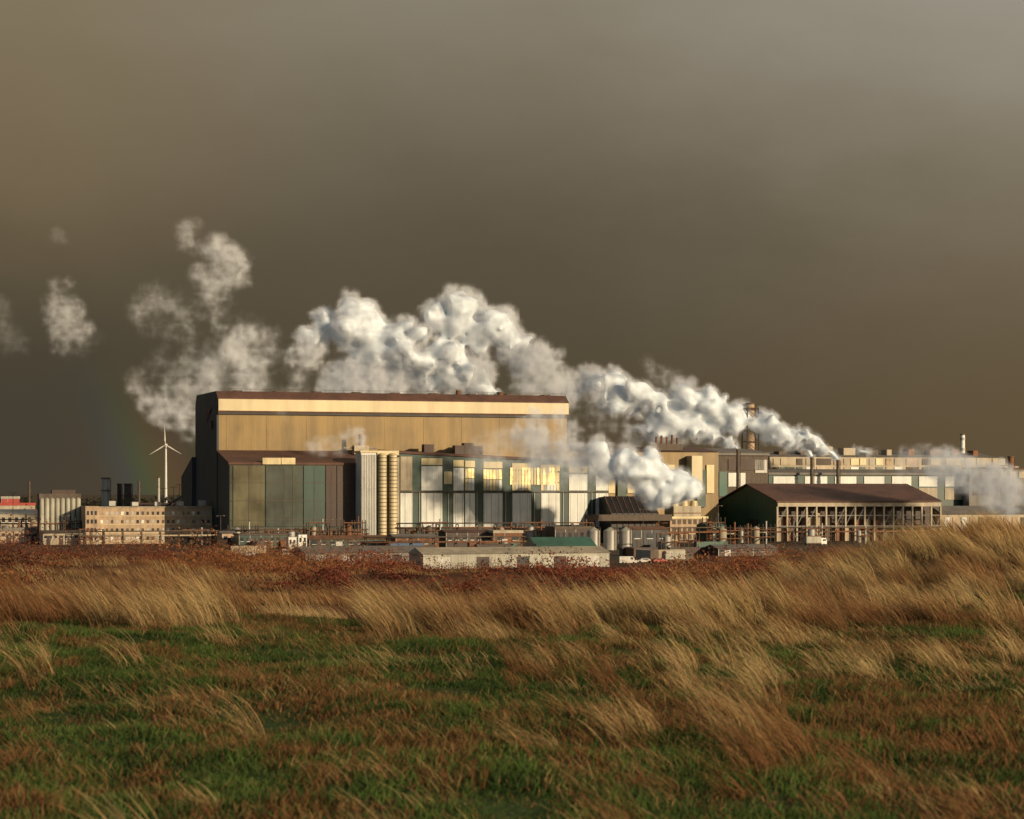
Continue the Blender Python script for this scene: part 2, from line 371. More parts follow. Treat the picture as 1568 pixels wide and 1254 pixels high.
# small process plant: skid with vessel, ladder frame, pipes
def skid(px,Y,h):
    u,v=loc(px,Y); b=B('process_equipment_frame',u,v); w=random.uniform(3,6); k=random.choice(['steel','rust','beige','steeld','tan'])
    for a in(-w,0,w):
        for c in(-2,2): b.beam((u+a,v+c,0),(u+a,v+c,h),.2,'steeld')
    for i in range(1,int(h/3)+1):
        z=min(h,i*3.0); b.beam((u-w,v-2,z),(u+w,v-2,z),.18,'rust'); b.beam((u-w,v+2,z),(u+w,v+2,z),.18,'rust')
        if i%2: b.beam((u-w,v-2,z-3),(u,v-2,z),.12,'steeld')
        else: b.beam((u+w,v-2,z-3),(u,v-2,z),.12,'steeld')
    b.cyl(u-w*.4,v,0.4,h*.8,w*.28,k); b.cyl(u-w*.4,v,h*.8,h*.8+.8,w*.28,k,.2)
    b.cyl(u+w*.45,v,0,h*1.15,.35,random.choice(['steel','rust']),n=10)
    b.beam((u-w*.4,v,h*.6),(u+w*.45,v,h*.6),.25,'beige',8); b.done()
for px,Y,h in((372,855,8),(420,850,6),(455,850,7),(487,848,9),(520,845,7),(541,842,10),(640,852,7),(665,850,9),(720,850,6),(775,852,8),(820,850,9),(868,850,7),(890,845,9),(1000,830,8),(1030,790,6),(1093,850,11),(1115,850,8),(1140,900,7),(1165,880,8),(20,905,8),(110,900,9),(140,880,6),(300,870,6),(60,960,11),(215,990,13),(285,960,12),(1250,900,7),(1320,905,6)): skid(px,Y,h)
def piperack(pa,pb,Y,h,name='pipe_rack',ks=('rust','steel','beige')):
    u0,v0=loc(pa,Y); u1=U(pb,v0); b=B(name,(u0+u1)/2,v0); n=max(2,int((u1-u0)/7))
    for i in range(n+1):
        a=u0+(u1-u0)*i/n
        for q in(-1.5,1.5): b.beam((a,v0+q,0),(a,v0+q,h+1.8),.18,'steeld')
        for z in(h,h+1.7): b.beam((a,v0-1.6,z),(a,v0+1.6,z),.16,'steeld')
        if i<n and i%2==0: b.beam((a,v0-1.5,0),(a+(u1-u0)/n,v0-1.5,h),.12,'steeld')
    for j,k in enumerate(ks): b.beam((u0-1,v0-1.1+j*1.1,h+.5),(u1+1,v0-1.1+j*1.1,h+.5),.3,k,10)
    b.beam((u0-1,v0-.5,h+2.2),(u1+1,v0-.5,h+2.2),.22,ks[1],10); b.done()
piperack(345,560,850,4,ks=('rust','steeld','brown')); piperack(610,905,848,6.5,ks=('rust','brown','steel')); piperack(940,1100,835,5,ks=('rust','steeld','brown'))
piperack(0,130,930,7,ks=('rust','steeld','brown')); piperack(130,330,850,3.5,ks=('beige','steeld','rust')); piperack(1100,1450,900,4,ks=('rust','steeld','brown')); piperack(560,800,760,3,ks=('rust','steeld','brown'))
for px,Y,pt in((250,1050,748),(266,1000,746),(275,1010,742),(338,860,790),(515,830,795),(700,700,825),(985,800,780),(1100,850,775),(1290,880,785),(20,1000,755),(100,820,790),(760,720,825),(880,700,825)):
    u,v=loc(px,Y); zt=CAMZ+(HY-pt)/F*Y; b=B('lamp_post',u,v); b.beam((u,v,0),(u,v,zt),.11,'steeld',8); b.beam((u-1.2,v,zt),(u+1.2,v,zt+.2),.08,'steeld'); b.box(u-1.6,u-1.0,v-.2,v+.2,zt-.1,zt+.1,'grey'); b.box(u+1.0,u+1.6,v-.2,v+.2,zt,zt+.2,'grey'); b.done()
u,v=loc(262,985); b=B('inclined_conveyor',u,v)
for q in(-1.2,1.2):
    b.beam((u-8,v+q,8),(u+14,v+q,21),.3,'steeld'); b.beam((u-8,v+q,11),(u+14,v+q,24),.3,'steeld')
    for i in range(8): b.beam((u-8+i*2.75,v+q,8+i*1.63),(u-8+(i+1)*2.75,v+q,11+(i+1)*1.63),.14,'rust')
for i in(0,7,14,21): b.beam((u-8+i,v,0),(u-8+i,v,8+i*.59),.3,'steeld')
b.done()
def car(px,Y,k,rot=0,kind='car',zb=0):
    u,v=loc(px,Y); b=B('parked_'+kind,u,v,0,rot); w=.9
    prof={'car':[(-2.2,.35),(2.2,.35),(2.2,.8),(1.3,.95),(.6,1.42),(-1.2,1.45),(-1.9,.95),(-2.2,.85)],
          'van':[(-2.6,.4),(2.6,.4),(2.6,1.1),(2.0,1.3),(1.5,2.2),(-2.6,2.25)],
          'truck':[(1.6,.5),(4.0,.5),(4.0,1.6),(3.7,2.8),(1.6,2.9)]}[kind]
    if kind!='car': w=1.05
    n=len(prof)
    b.poly([(u+a,v-w,z) for a,z in prof]+[(u+a,v+w,z) for a,z in prof],[(i,(i+1)%n,n+(i+1)%n,n+i) for i in range(n)]+[tuple(range(n))[::-1],tuple(range(n,2*n))],k)
    if kind=='truck':
        b.box(u-5,u+1.4,v-1.2,v+1.2,1.0,3.4,'wall'); b.box(u-5,u+1.6,v-.9,v+.9,.6,.99,'steeld'); b.box(u+2.2,u+3.6,v-1.08,v+1.08,1.7,2.4,'glass'); ws=(-4,-2.8,2.8)
    elif kind=='van': b.box(u+.7,u+1.5,v-1.07,v+1.07,1.35,1.95,'glass'); ws=(-1.6,1.6)
    else: b.box(u-1.3,u+.5,v-.92,v+.92,1.0,1.33,'glass'); ws=(-1.35,1.35)
    for a in ws:
        for q in(-w-.02,w-.2):
            P=[(u+a+.36*math.cos(t*math.pi/6),v+q,.36+.36*math.sin(t*math.pi/6)) for t in range(12)]
            Q=[(p[0],p[1]+.22,p[2]) for p in P]
            b.poly(P+Q,[(i,(i+1)%12,12+(i+1)%12,12+i) for i in range(12)]+[tuple(range(12))[::-1],tuple(range(12,24))],'rubber')
    b.done()
for px,Y,k,kd in((527,615,'white2','van'),(550,618,'steel','car'),(570,622,'blue','car'),(598,625,'red','car'),(640,628,'steeld','car'),(600,690,'red','truck'),(960,640,'steel','van'),(985,650,'steel','car'),(1010,650,'red','car'),(1040,655,'steeld','truck'),(450,700,'steel','truck'),(380,720,'steel','car'),(1250,870,'white2','truck')):
    car(px,Y,k,random.choice([0,.1,math.pi]),kd)
# ---------------------------------------------------------------- wind turbine
Yt=2500; xt=(254-CX)/F*Yt; hz=CAMZ+(HY-682)/F*Yt
tm=mat('turbine_white',(.58,.56,.50),.4,0,.1,.05)
def rawobj(name,V,Fc,m):
    me=bpy.data.meshes.new(name+'_mesh'); me.from_pydata(V,[],Fc); me.materials.append(m); me.update()
    o=bpy.data.objects.new(name,me); scene.collection.objects.link(o); return o
V=[];Fc=[]
def rcone(p,q,r1,r2,n=14):
    p=Vector(p);q=Vector(q);d=(q-p).normalized();x=d.orthogonal().normalized();y=d.cross(x);b0=len(V)
    for cc,r in((p,r1),(q,r2)):
        for i in range(n): t=2*math.pi*i/n; V.append(tuple(cc+(x*math.cos(t)+y*math.sin(t))*r))
    for i in range(n): Fc.append((b0+i,b0+(i+1)%n,b0+n+(i+1)%n,b0+n+i))
    Fc.append(tuple(range(b0+n,b0+2*n)))
rcone((0,0,0),(0,0,hz),1.7,1.0); rcone((0,3.5,hz+.6),(0,-3.5,hz+.6),1.5,1.3); rcone((0,-3.4,hz+.6),(0,-5.2,hz+.6),1.4,.3)
for a in(92,212,330):
    a=math.radians(a); d=Vector((math.cos(a),0,math.sin(a))); pr=Vector((-d.z,0,d.x)); o0=Vector((0,-4.2,hz+.6)); Lb=20.5
    st=[(0,.5,.5),(.12,.55,.45),(.25,.85,.25),(.6,.5,.15),(1,.12,.05)]; b0=len(V)
    for s,w,t in st:
        cc=o0+d*(s*Lb)
        for e in((pr*w),Vector((0,t,0)),-pr*w*.6,Vector((0,-t,0))): V.append(tuple(cc+e))
    for i in range(len(st)-1):
        for j in range(4): Fc.append((b0+i*4+j,b0+i*4+(j+1)%4,b0+i*4+4+(j+1)%4,b0+i*4+4+j))
o=rawobj('wind_turbine',V,Fc,tm); o.location=(xt,Yt,0)

# ================================================================ TERRAIN
tab=rng.random((256,256))
def vn(x,y):
    xi=np.floor(x).astype(int); yi=np.floor(y).astype(int); fx=x-xi; fy=y-yi
    fx=fx*fx*(3-2*fx); fy=fy*fy*(3-2*fy); g=lambda a,b:tab[a&255,b&255]
    return (g(xi,yi)*(1-fx)+g(xi+1,yi)*fx)*(1-fy)+(g(xi,yi+1)*(1-fx)+g(xi+1,yi+1)*fx)*fy
def fb(x,y,o=4):
    s=0;a=.5;t=0
    for i in range(o): s=s+a*vn(x*2**i+17*i,y*2**i+31*i); t+=a; a*=.5
    return s/t
def ss(x,a,b):
    t=np.clip((x-a)/(b-a),0,1); return t*t*(3-2*t)
def terr(x,y):
    x=np.asarray(x,float); y=np.asarray(y,float)
    t=np.clip(x/np.maximum(y,14),-.6,.6)
    near=18.2+(fb(x*.22+5,y*.22+3,3)-.5)*.36+(fb(x*1.1,y*1.1,2)-.5)*.16
    R=ss(t,.03,.2)
    near=near+R*ss(y,31,58)*.40-(1-R)*ss(y,28,48)*(1.25-.35*ss(t,-.08,-.16))+ss(y,30,36)*(fb(x*.35+70,y*.2,2)-.5)*.7
    yc=37+24*R+3*np.sin(t*40)
    mid=np.interp(y,[0,60,80,120,160,200,300,420,540,600,1e5],[17.0,16.5,15.9,14.7,13.4,11.9,8.5,4.9,.8,0,0])
    mid=mid+ss(t,-.03,-.11)*np.exp(-((y-350)/120)**2)*2.8+ss(t,.06,.15)*np.exp(-((y-300)/120)**2)*2.2
    env=ss(y,60,160)*(1-ss(y,430,570))
    mid=mid+env*((fb(x*.035,y*.035,4)-.5)*3.6+(fb(x*.13,y*.1+50,2)-.5)*1.2)
    k=ss(y,yc,yc+34); return near*(1-k)+mid*k
def spaced(a,b,n,k):
    t=np.linspace(math.asinh(a/k),math.asinh(b/k),n); return np.sinh(t)*k
xs=spaced(-9000,9000,520,14); ys=spaced(-150,26000,620,25)
Xg,Yg=np.meshgrid(xs,ys); Zg=terr(Xg,Yg)
def grid_obj(name,Xg,Yg,Zg,m):
    ny,nx=Xg.shape; me=bpy.data.meshes.new(name+'_mesh'); co=np.stack([Xg,Yg,Zg],-1).reshape(-1,3).astype(np.float32)
    i=np.arange(ny-1)[:,None]*nx+np.arange(nx-1)[None,:]; f=np.stack([i,i+1,i+nx+1,i+nx],-1).reshape(-1).astype(np.int32)
    me.vertices.add(nx*ny); me.vertices.foreach_set('co',co.ravel()); nf=(nx-1)*(ny-1)
    me.loops.add(nf*4); me.loops.foreach_set('vertex_index',f); me.polygons.add(nf); me.polygons.foreach_set('loop_start',np.arange(0,nf*4,4,dtype=np.int32))
    me.polygons.foreach_set('use_smooth',np.ones(nf,bool)); me.materials.append(m); me.update(calc_edges=True)
    o=bpy.data.objects.new(name,me); scene.collection.objects.link(o); return o
m,nt,o=new_mat('dune_ground'); N=nt.nodes.new; L=nt.links.new
g=N('ShaderNodeNewGeometry'); sep=N('ShaderNodeSeparateXYZ'); L(g.outputs['Position'],sep.inputs[0])
def noise(sc,det=6,ro=.6):
    n=N('ShaderNodeTexNoise'); n.inputs['Scale'].default_value=sc; n.inputs['Detail'].default_value=det; n.inputs['Roughness'].default_value=ro; L(g.outputs['Position'],n.inputs['Vector']); return n
def ramp(inp,stops):
    r=N('ShaderNodeValToRGB'); L(inp,r.inputs[0]); e=r.color_ramp.elements
    while len(e)<len(stops): e.new(.5)
    for q,(p,c) in zip(e,stops): q.position=p; q.color=(*c,1)
    return r
r1=ramp(noise(1.7).outputs[0],[(.36,(.03,.055,.012)),(.5,(.05,.075,.02)),(.66,(.075,.06,.022))])
r2=ramp(noise(.05,8,.7).outputs[0],[(.35,(.065,.024,.014)),(.48,(.14,.055,.023)),(.6,(.19,.098,.038))])
r3=ramp(noise(.03,8,.7).outputs[0],[(.35,(.045,.036,.024)),(.5,(.085,.06,.036)),(.65,(.13,.095,.06))])
def mr(inp,a,b):
    q=N('ShaderNodeMapRange'); L(inp,q.inputs[0]); q.inputs[1].default_value=a; q.inputs[2].default_value=b; return q.outputs[0]
def mix(f,a,b):
    q=N('ShaderNodeMix'); q.data_type='RGBA'; L(f,q.inputs[0]); L(a,q.inputs[6]); L(b,q.inputs[7]); return q.outputs[2]
col=mix(mr(sep.outputs['Y'],30,46),r1.outputs[0],r2.outputs[0]); col=mix(mr(sep.outputs['Y'],500,620),col,r3.outputs[0])
p=N('ShaderNodeBsdfPrincipled'); p.inputs['Roughness'].default_value=.95; p.inputs['Specular IOR Level'].default_value=.1; L(col,p.inputs['Base Color']); L(p.outputs[0],o.inputs[0])
bp=N('ShaderNodeBump'); bp.inputs['Distance'].default_value=.05; L(noise(9).outputs[0],bp.inputs['Height']); L(bp.outputs[0],p.inputs['Normal'])
grid_obj('ground',Xg,Yg,Zg,m)

# ================================================================ GRASS
m,nt,o=new_mat('grass_blade'); N=nt.nodes.new; L=nt.links.new
at=N('ShaderNodeAttribute'); at.attribute_name='col'
d=N('ShaderNodeBsdfDiffuse'); t=N('ShaderNodeBsdfTranslucent'); ms=N('ShaderNodeMixShader'); ms.inputs[0].default_value=.35
L(at.outputs['Color'],d.inputs[0]); L(at.outputs['Color'],t.inputs[0]); L(d.outputs[0],ms.inputs[1]); L(t.outputs[0],ms.inputs[2]); L(ms.outputs[0],o.inputs[0])
GM=m
def blades(name,P,Ln,Wd,ang,lean,col,K=4,m=GM,tipmul=1.25):
    n=len(P); s=np.linspace(0,1,K)[None,:]
    Lc=Ln[:,None]; le=lean[:,None]
    h=Lc*le*s**1.7; z=Lc*(s-(.45*le**2)*s**2.2)
    cx=P[:,0:1]+np.cos(ang)[:,None]*h; cy=P[:,1:2]+np.sin(ang)[:,None]*h; cz=P[:,2:3]+z
    wa=rng.normal(0,.7,n); w=Wd[:,None]*(1-s)**.6*.5+.0006
    ox=np.cos(wa)[:,None]*w; oy=np.sin(wa)[:,None]*w
    A=np.stack([cx-ox,cy-oy,cz],-1); Bv=np.stack([cx+ox,cy+oy,cz],-1)
    co=np.stack([A,Bv],2).reshape(-1,3).astype(np.float32)
    base=(np.arange(n)*K*2)[:,None]; k=(np.arange(K-1)*2)[None,:]; i=base+k
    f=np.stack([i,i+1,i+3,i+2],-1).reshape(-1).astype(np.int32); nf=n*(K-1)
    me=bpy.data.meshes.new(name+'_mesh'); me.vertices.add(n*K*2); me.vertices.foreach_set('co',co.ravel())
    me.loops.add(nf*4); me.loops.foreach_set('vertex_index',f); me.polygons.add(nf); me.polygons.foreach_set('loop_start',np.arange(0,nf*4,4,dtype=np.int32))
    me.polygons.foreach_set('use_smooth',np.ones(nf,bool)); me.materials.append(m)
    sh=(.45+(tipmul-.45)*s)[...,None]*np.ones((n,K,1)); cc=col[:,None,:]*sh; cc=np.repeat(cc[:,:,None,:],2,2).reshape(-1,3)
    ca=me.attributes.new('col','FLOAT_COLOR','POINT'); ca.data.foreach_set('color',np.concatenate([np.clip(cc,0,1),np.ones((len(cc),1))],1).astype(np.float32).ravel())
    me.update(calc_edges=True); ob=bpy.data.objects.new(name,me); scene.collection.objects.link(ob); return ob
def sample(n,y0,y1,tmax=.27,pw=1.0):
    y=y0+(y1-y0)*rng.random(n)**pw; x=(rng.random(n)*2-1)*tmax*y+ (rng.random(n)*2-1)*.8; return x,y
def jit(base,n,a=.18):
    return np.array(base)[None,:]*(1+rng.normal(0,a,(n,1)))*(1+rng.normal(0,a*.3,(n,3)))
straw=(.46,.32,.145); rustc=(.21,.105,.046); grn=(.088,.128,.033); grd=(.046,.076,.022)
def edge(t): return 31.5-4.5*np.exp(-((t-.0)/.06)**2)+1.5*np.sin(t*55)
n=430000; x,y=sample(n,9.5,42,.27,.85); t=x/y
mask=fb(x*2.6+3,y*1.3,3)*.6+fb(x*.6+60,y*.35,3)*.4
isr=rng.random(n)<ss(mask+.05*ss(t,-.05,.15),.42,.64)*.62
dg=np.clip((fb(x*1.7+90,y*.9+4,3)[:,None]-.35)*3,0,1)
gc=jit(grn,n,.25)*dg+jit(grd,n,.25)*(1-dg)
col=np.where(isr[:,None],jit(rustc,n,.3)*.85,gc); lt=rng.random(n)<.05; col[lt]=jit(straw,lt.sum(),.25)*.6
hn=fb(x*1.6+33,y*1.1+2,3)
Ln=rng.uniform(.03,.085,n)*(.25+1.9*hn)*(1+.25*isr)
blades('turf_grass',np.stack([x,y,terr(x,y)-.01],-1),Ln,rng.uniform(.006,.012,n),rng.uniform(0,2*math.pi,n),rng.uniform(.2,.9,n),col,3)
def tussocks(name,cx,cy,nb,hl,rad,colf,width,K=5,windl=(.45,.95),zoff=.02):
    n=len(cx)*nb; ci=np.repeat(np.arange(len(cx)),nb); r=rad*np.sqrt(rng.random(n))*rng.uniform(.5,1.3,len(cx))[ci]; a=rng.random(n)*2*math.pi
    x=cx[ci]+r*np.cos(a); y=cy[ci]+r*np.sin(a)
    wind=math.pi+rng.normal(0,.35,len(cx))[ci]; dx=np.cos(wind)*1.0+.55*np.cos(a)*rng.random(n)+rng.normal(0,.2,n); dy=np.sin(wind)+.5*np.sin(a)*rng.random(n)+rng.normal(0,.3,n)
    ang=np.arctan2(dy,dx); lean=rng.uniform(*windl,n)*rng.uniform(.7,1.15,len(cx))[ci]
    Ln=hl[ci]*rng.uniform(.45,1.15,n); col=colf(ci,n)
    return blades(name,np.stack([x,y,terr(x,y)-zoff],-1),Ln,rng.uniform(*width,n),ang,np.clip(lean,.1,1.05),col,K)
x,y=sample(3700,26.5,74,.27,.8); t=x/y; R=ss(t,.03,.2)
keep=(y>edge(t))&(y<43+25*R)&(fb(x*.55,y*.25,3)+rng.normal(0,.03,len(x))+.05*R>.485)
cx,cy=x[keep],y[keep]; Rk=R[keep]
hl=(.30+.98*fb(cx*.6+9,cy*.3,2))*rng.uniform(.6,1.15,len(cx))*(.95-.05*Rk)
tone=fb(cx*.3+50,cy*.25,3)+.05
def cf(ci,n):
    k=np.clip((tone[ci]-.42)*6+rng.normal(0,.28,n),0,1)[:,None]; return jit(straw,n,.22)*k+jit(rustc,n,.25)*(1-k)*1.1
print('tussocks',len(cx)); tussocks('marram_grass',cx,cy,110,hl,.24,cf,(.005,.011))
x,y=sample(2200,10,32,.27,.8); t=x/y
pr=.03+.38*ss(t,-.02,.12)*ss(y,10.5,16)+.42*np.exp(-((y-29.5)/3)**2)*ss(t,-.1,.02)
keep=rng.random(len(x))<pr*ss(fb(x*.6+2,y*.35+7,3),.42,.56)
cx,cy=x[keep],y[keep]; hl=rng.uniform(.2,.58,len(cx)); tone=fb(cx*.4+20,cy*.4,3)+.04
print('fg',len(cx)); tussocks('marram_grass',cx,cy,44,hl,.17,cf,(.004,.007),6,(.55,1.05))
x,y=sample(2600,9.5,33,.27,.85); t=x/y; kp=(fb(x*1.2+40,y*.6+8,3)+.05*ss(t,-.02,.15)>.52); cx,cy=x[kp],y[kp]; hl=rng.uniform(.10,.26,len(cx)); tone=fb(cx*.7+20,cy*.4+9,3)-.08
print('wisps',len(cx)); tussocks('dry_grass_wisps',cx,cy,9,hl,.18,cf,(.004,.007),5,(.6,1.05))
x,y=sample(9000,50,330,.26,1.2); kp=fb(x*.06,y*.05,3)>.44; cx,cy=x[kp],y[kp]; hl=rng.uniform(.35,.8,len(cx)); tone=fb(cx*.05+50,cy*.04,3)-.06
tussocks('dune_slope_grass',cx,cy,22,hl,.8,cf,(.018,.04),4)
# ================================================================ SCRUB
def scrub(name,cx,cy,R,H,nl,size,colf):
    n=len(cx)*nl; ci=np.repeat(np.arange(len(cx)),nl)
    a=rng.random(n)*2*math.pi; h=rng.random(n)**.8; rr=R[ci]*np.sqrt(rng.random(n))*(1-.55*h**2); 
    lump=.75+.5*vn(np.cos(a)*2+ci*3.1,h*3+ci)
    x=cx[ci]+rr*np.cos(a)*lump; y=cy[ci]+rr*np.sin(a)*lump; z=terr(x,y)+H[ci]*h*lump
    s=size[ci]*rng.uniform(.5,1.4,n); P=np.stack([x,y,z],-1)
    d1=rng.normal(0,1,(n,3)); d1/=np.linalg.norm(d1,axis=1)[:,None]; d2=np.cross(d1,rng.normal(0,1,(n,3))); d2/=np.linalg.norm(d2,axis=1)[:,None]
    A=P+d1*s[:,None]; Bq=P+d2*s[:,None]*.5; Cq=P-d2*s[:,None]*.5
    co=np.stack([A,Bq,Cq],1).reshape(-1,3).astype(np.float32)
    me=bpy.data.meshes.new(name+'_mesh'); me.vertices.add(n*3); me.vertices.foreach_set('co',co.ravel()); me.loops.add(n*3); me.loops.foreach_set('vertex_index',np.arange(n*3,dtype=np.int32))
    me.polygons.add(n); me.polygons.foreach_set('loop_start',np.arange(0,n*3,3,dtype=np.int32)); me.materials.append(GM)
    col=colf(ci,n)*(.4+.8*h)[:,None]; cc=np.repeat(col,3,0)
    ca=me.attributes.new('col','FLOAT_COLOR','POINT'); ca.data.foreach_set('color',np.concatenate([np.clip(cc,0,1),np.ones((len(cc),1))],1).astype(np.float32).ravel())
    me.update(calc_edges=True); ob=bpy.data.objects.new(name,me); scene.collection.objects.link(ob)
red=(.18,.052,.034); org=(.27,.12,.05); dkr=(.07,.034,.024)
def sc_col(tn):
    def f(ci,n):
        k=tn[ci]; c1=jit(red,n,.15); c2=jit(org,n,.15); c3=jit(dkr,n,.15); w2=ss(k,.5,.62)[:,None]; w3=(1-ss(k,.36,.46))[:,None]
        return (c1*(1-w2)+c2*w2)*(1-w3)+c3*w3
    return f
x,y=sample(4600,120,520,.26,.9); t=x/y
kp=(fb(x*.05+7,y*.03,3)>.42)&((t<-.04)|(rng.random(len(x))<.75))
cx,cy=x[kp],y[kp]; tt=cx/cy; big=rng.random(len(cx))**2.2; R=.9+2.6*big; H=(.6+2.9*big)*np.where(tt<-.05,1,.6); tn=fb(cx*.05+3,cy*.03+60,3)+rng.normal(0,.04,len(cx))
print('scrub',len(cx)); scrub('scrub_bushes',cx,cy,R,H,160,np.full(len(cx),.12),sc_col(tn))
x=rng.uniform(-170,150,420); y=rng.uniform(530,700,420); kp=(fb(x*.04,y*.05,2)>.47); cx,cy=x[kp],y[kp]
kp=~((cx>-32)&(cx<36)&(cy>560)); cx,cy=cx[kp],cy[kp]
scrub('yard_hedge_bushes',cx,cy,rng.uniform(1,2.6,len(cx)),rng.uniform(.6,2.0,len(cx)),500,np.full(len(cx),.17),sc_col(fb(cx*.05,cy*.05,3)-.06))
x=rng.uniform(-1400,1400,900); y=rng.uniform(2300,3600,900); 
scrub('distant_tree_belt',x,y,rng.uniform(8,20,900),rng.uniform(6,15,900),40,np.full(900,3.0),lambda ci,n:jit((.03,.032,.02),n,.2))

# ================================================================ STEAM
def axis_i(A,ax,n,cell):
    pos=np.arange(n)/cell; i=np.floor(pos).astype(int); f=pos-i; f=f*f*(3-2*f); sh=[1,1,1]; sh[ax]=n; f=f.reshape(sh)
    return np.take(A,i,ax)*(1-f)+np.take(A,i+1,ax)*f
def n3(shape,cell):
    A=rng.random([int(s/cell)+3 for s in shape]).astype(np.float32)
    for ax in range(3): A=axis_i(A,ax,shape[ax],cell)
    return A.astype(np.float32)
def steam_mat(name,mult,col,g,em):
    m,nt,o=new_mat(name); N=nt.nodes.new; L=nt.links.new
    a=N('ShaderNodeAttribute'); a.attribute_name='density'
    tc=N('ShaderNodeNewGeometry'); n=N('ShaderNodeTexNoise'); n.inputs['Scale'].default_value=.3; n.inputs['Detail'].default_value=3; L(tc.outputs['Position'],n.inputs['Vector'])
    q=N('ShaderNodeMapRange'); L(n.outputs[0],q.inputs[0]); q.inputs[1].default_value=.38; q.inputs[2].default_value=.62; q.inputs[3].default_value=.2; q.inputs[4].default_value=1.4
    k=N('ShaderNodeMath'); k.operation='MULTIPLY'; L(a.outputs['Fac'],k.inputs[0]); L(q.outputs[0],k.inputs[1])
    k2=N('ShaderNodeMath'); k2.operation='MULTIPLY'; L(k.outputs[0],k2.inputs[0]); k2.inputs[1].default_value=mult
    v=N('ShaderNodeVolumePrincipled'); v.inputs['Color'].default_value=(*col,1); v.inputs['Anisotropy'].default_value=g; v.inputs['Density Attribute'].default_value=''
    L(k2.outputs[0],v.inputs['Density'])
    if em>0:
        k3=N('ShaderNodeMath'); k3.operation='MULTIPLY'; L(k2.outputs[0],k3.inputs[0]); k3.inputs[1].default_value=em; L(k3.outputs[0],v.inputs['Emission Strength']); v.inputs['Emission Color'].default_value=(1,.93,.84,1)  # added glow stands in for light scattered repeatedly inside the steam
    L(v.outputs[0],o.inputs['Volume']); return m
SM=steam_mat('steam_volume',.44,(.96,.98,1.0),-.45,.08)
CM,nt,o=new_mat('dense_steam_core'); N=nt.nodes.new; L=nt.links.new
d=N('ShaderNodeBsdfDiffuse'); d.inputs[0].default_value=(.84,.93,1.0,1); t=N('ShaderNodeBsdfTranslucent'); t.inputs[0].default_value=(.84,.93,1.0,1); ms=N('ShaderNodeMixShader'); ms.inputs[0].default_value=.22
L(d.outputs[0],ms.inputs[1]); L(t.outputs[0],ms.inputs[2]); L(ms.outputs[0],o.inputs[0])
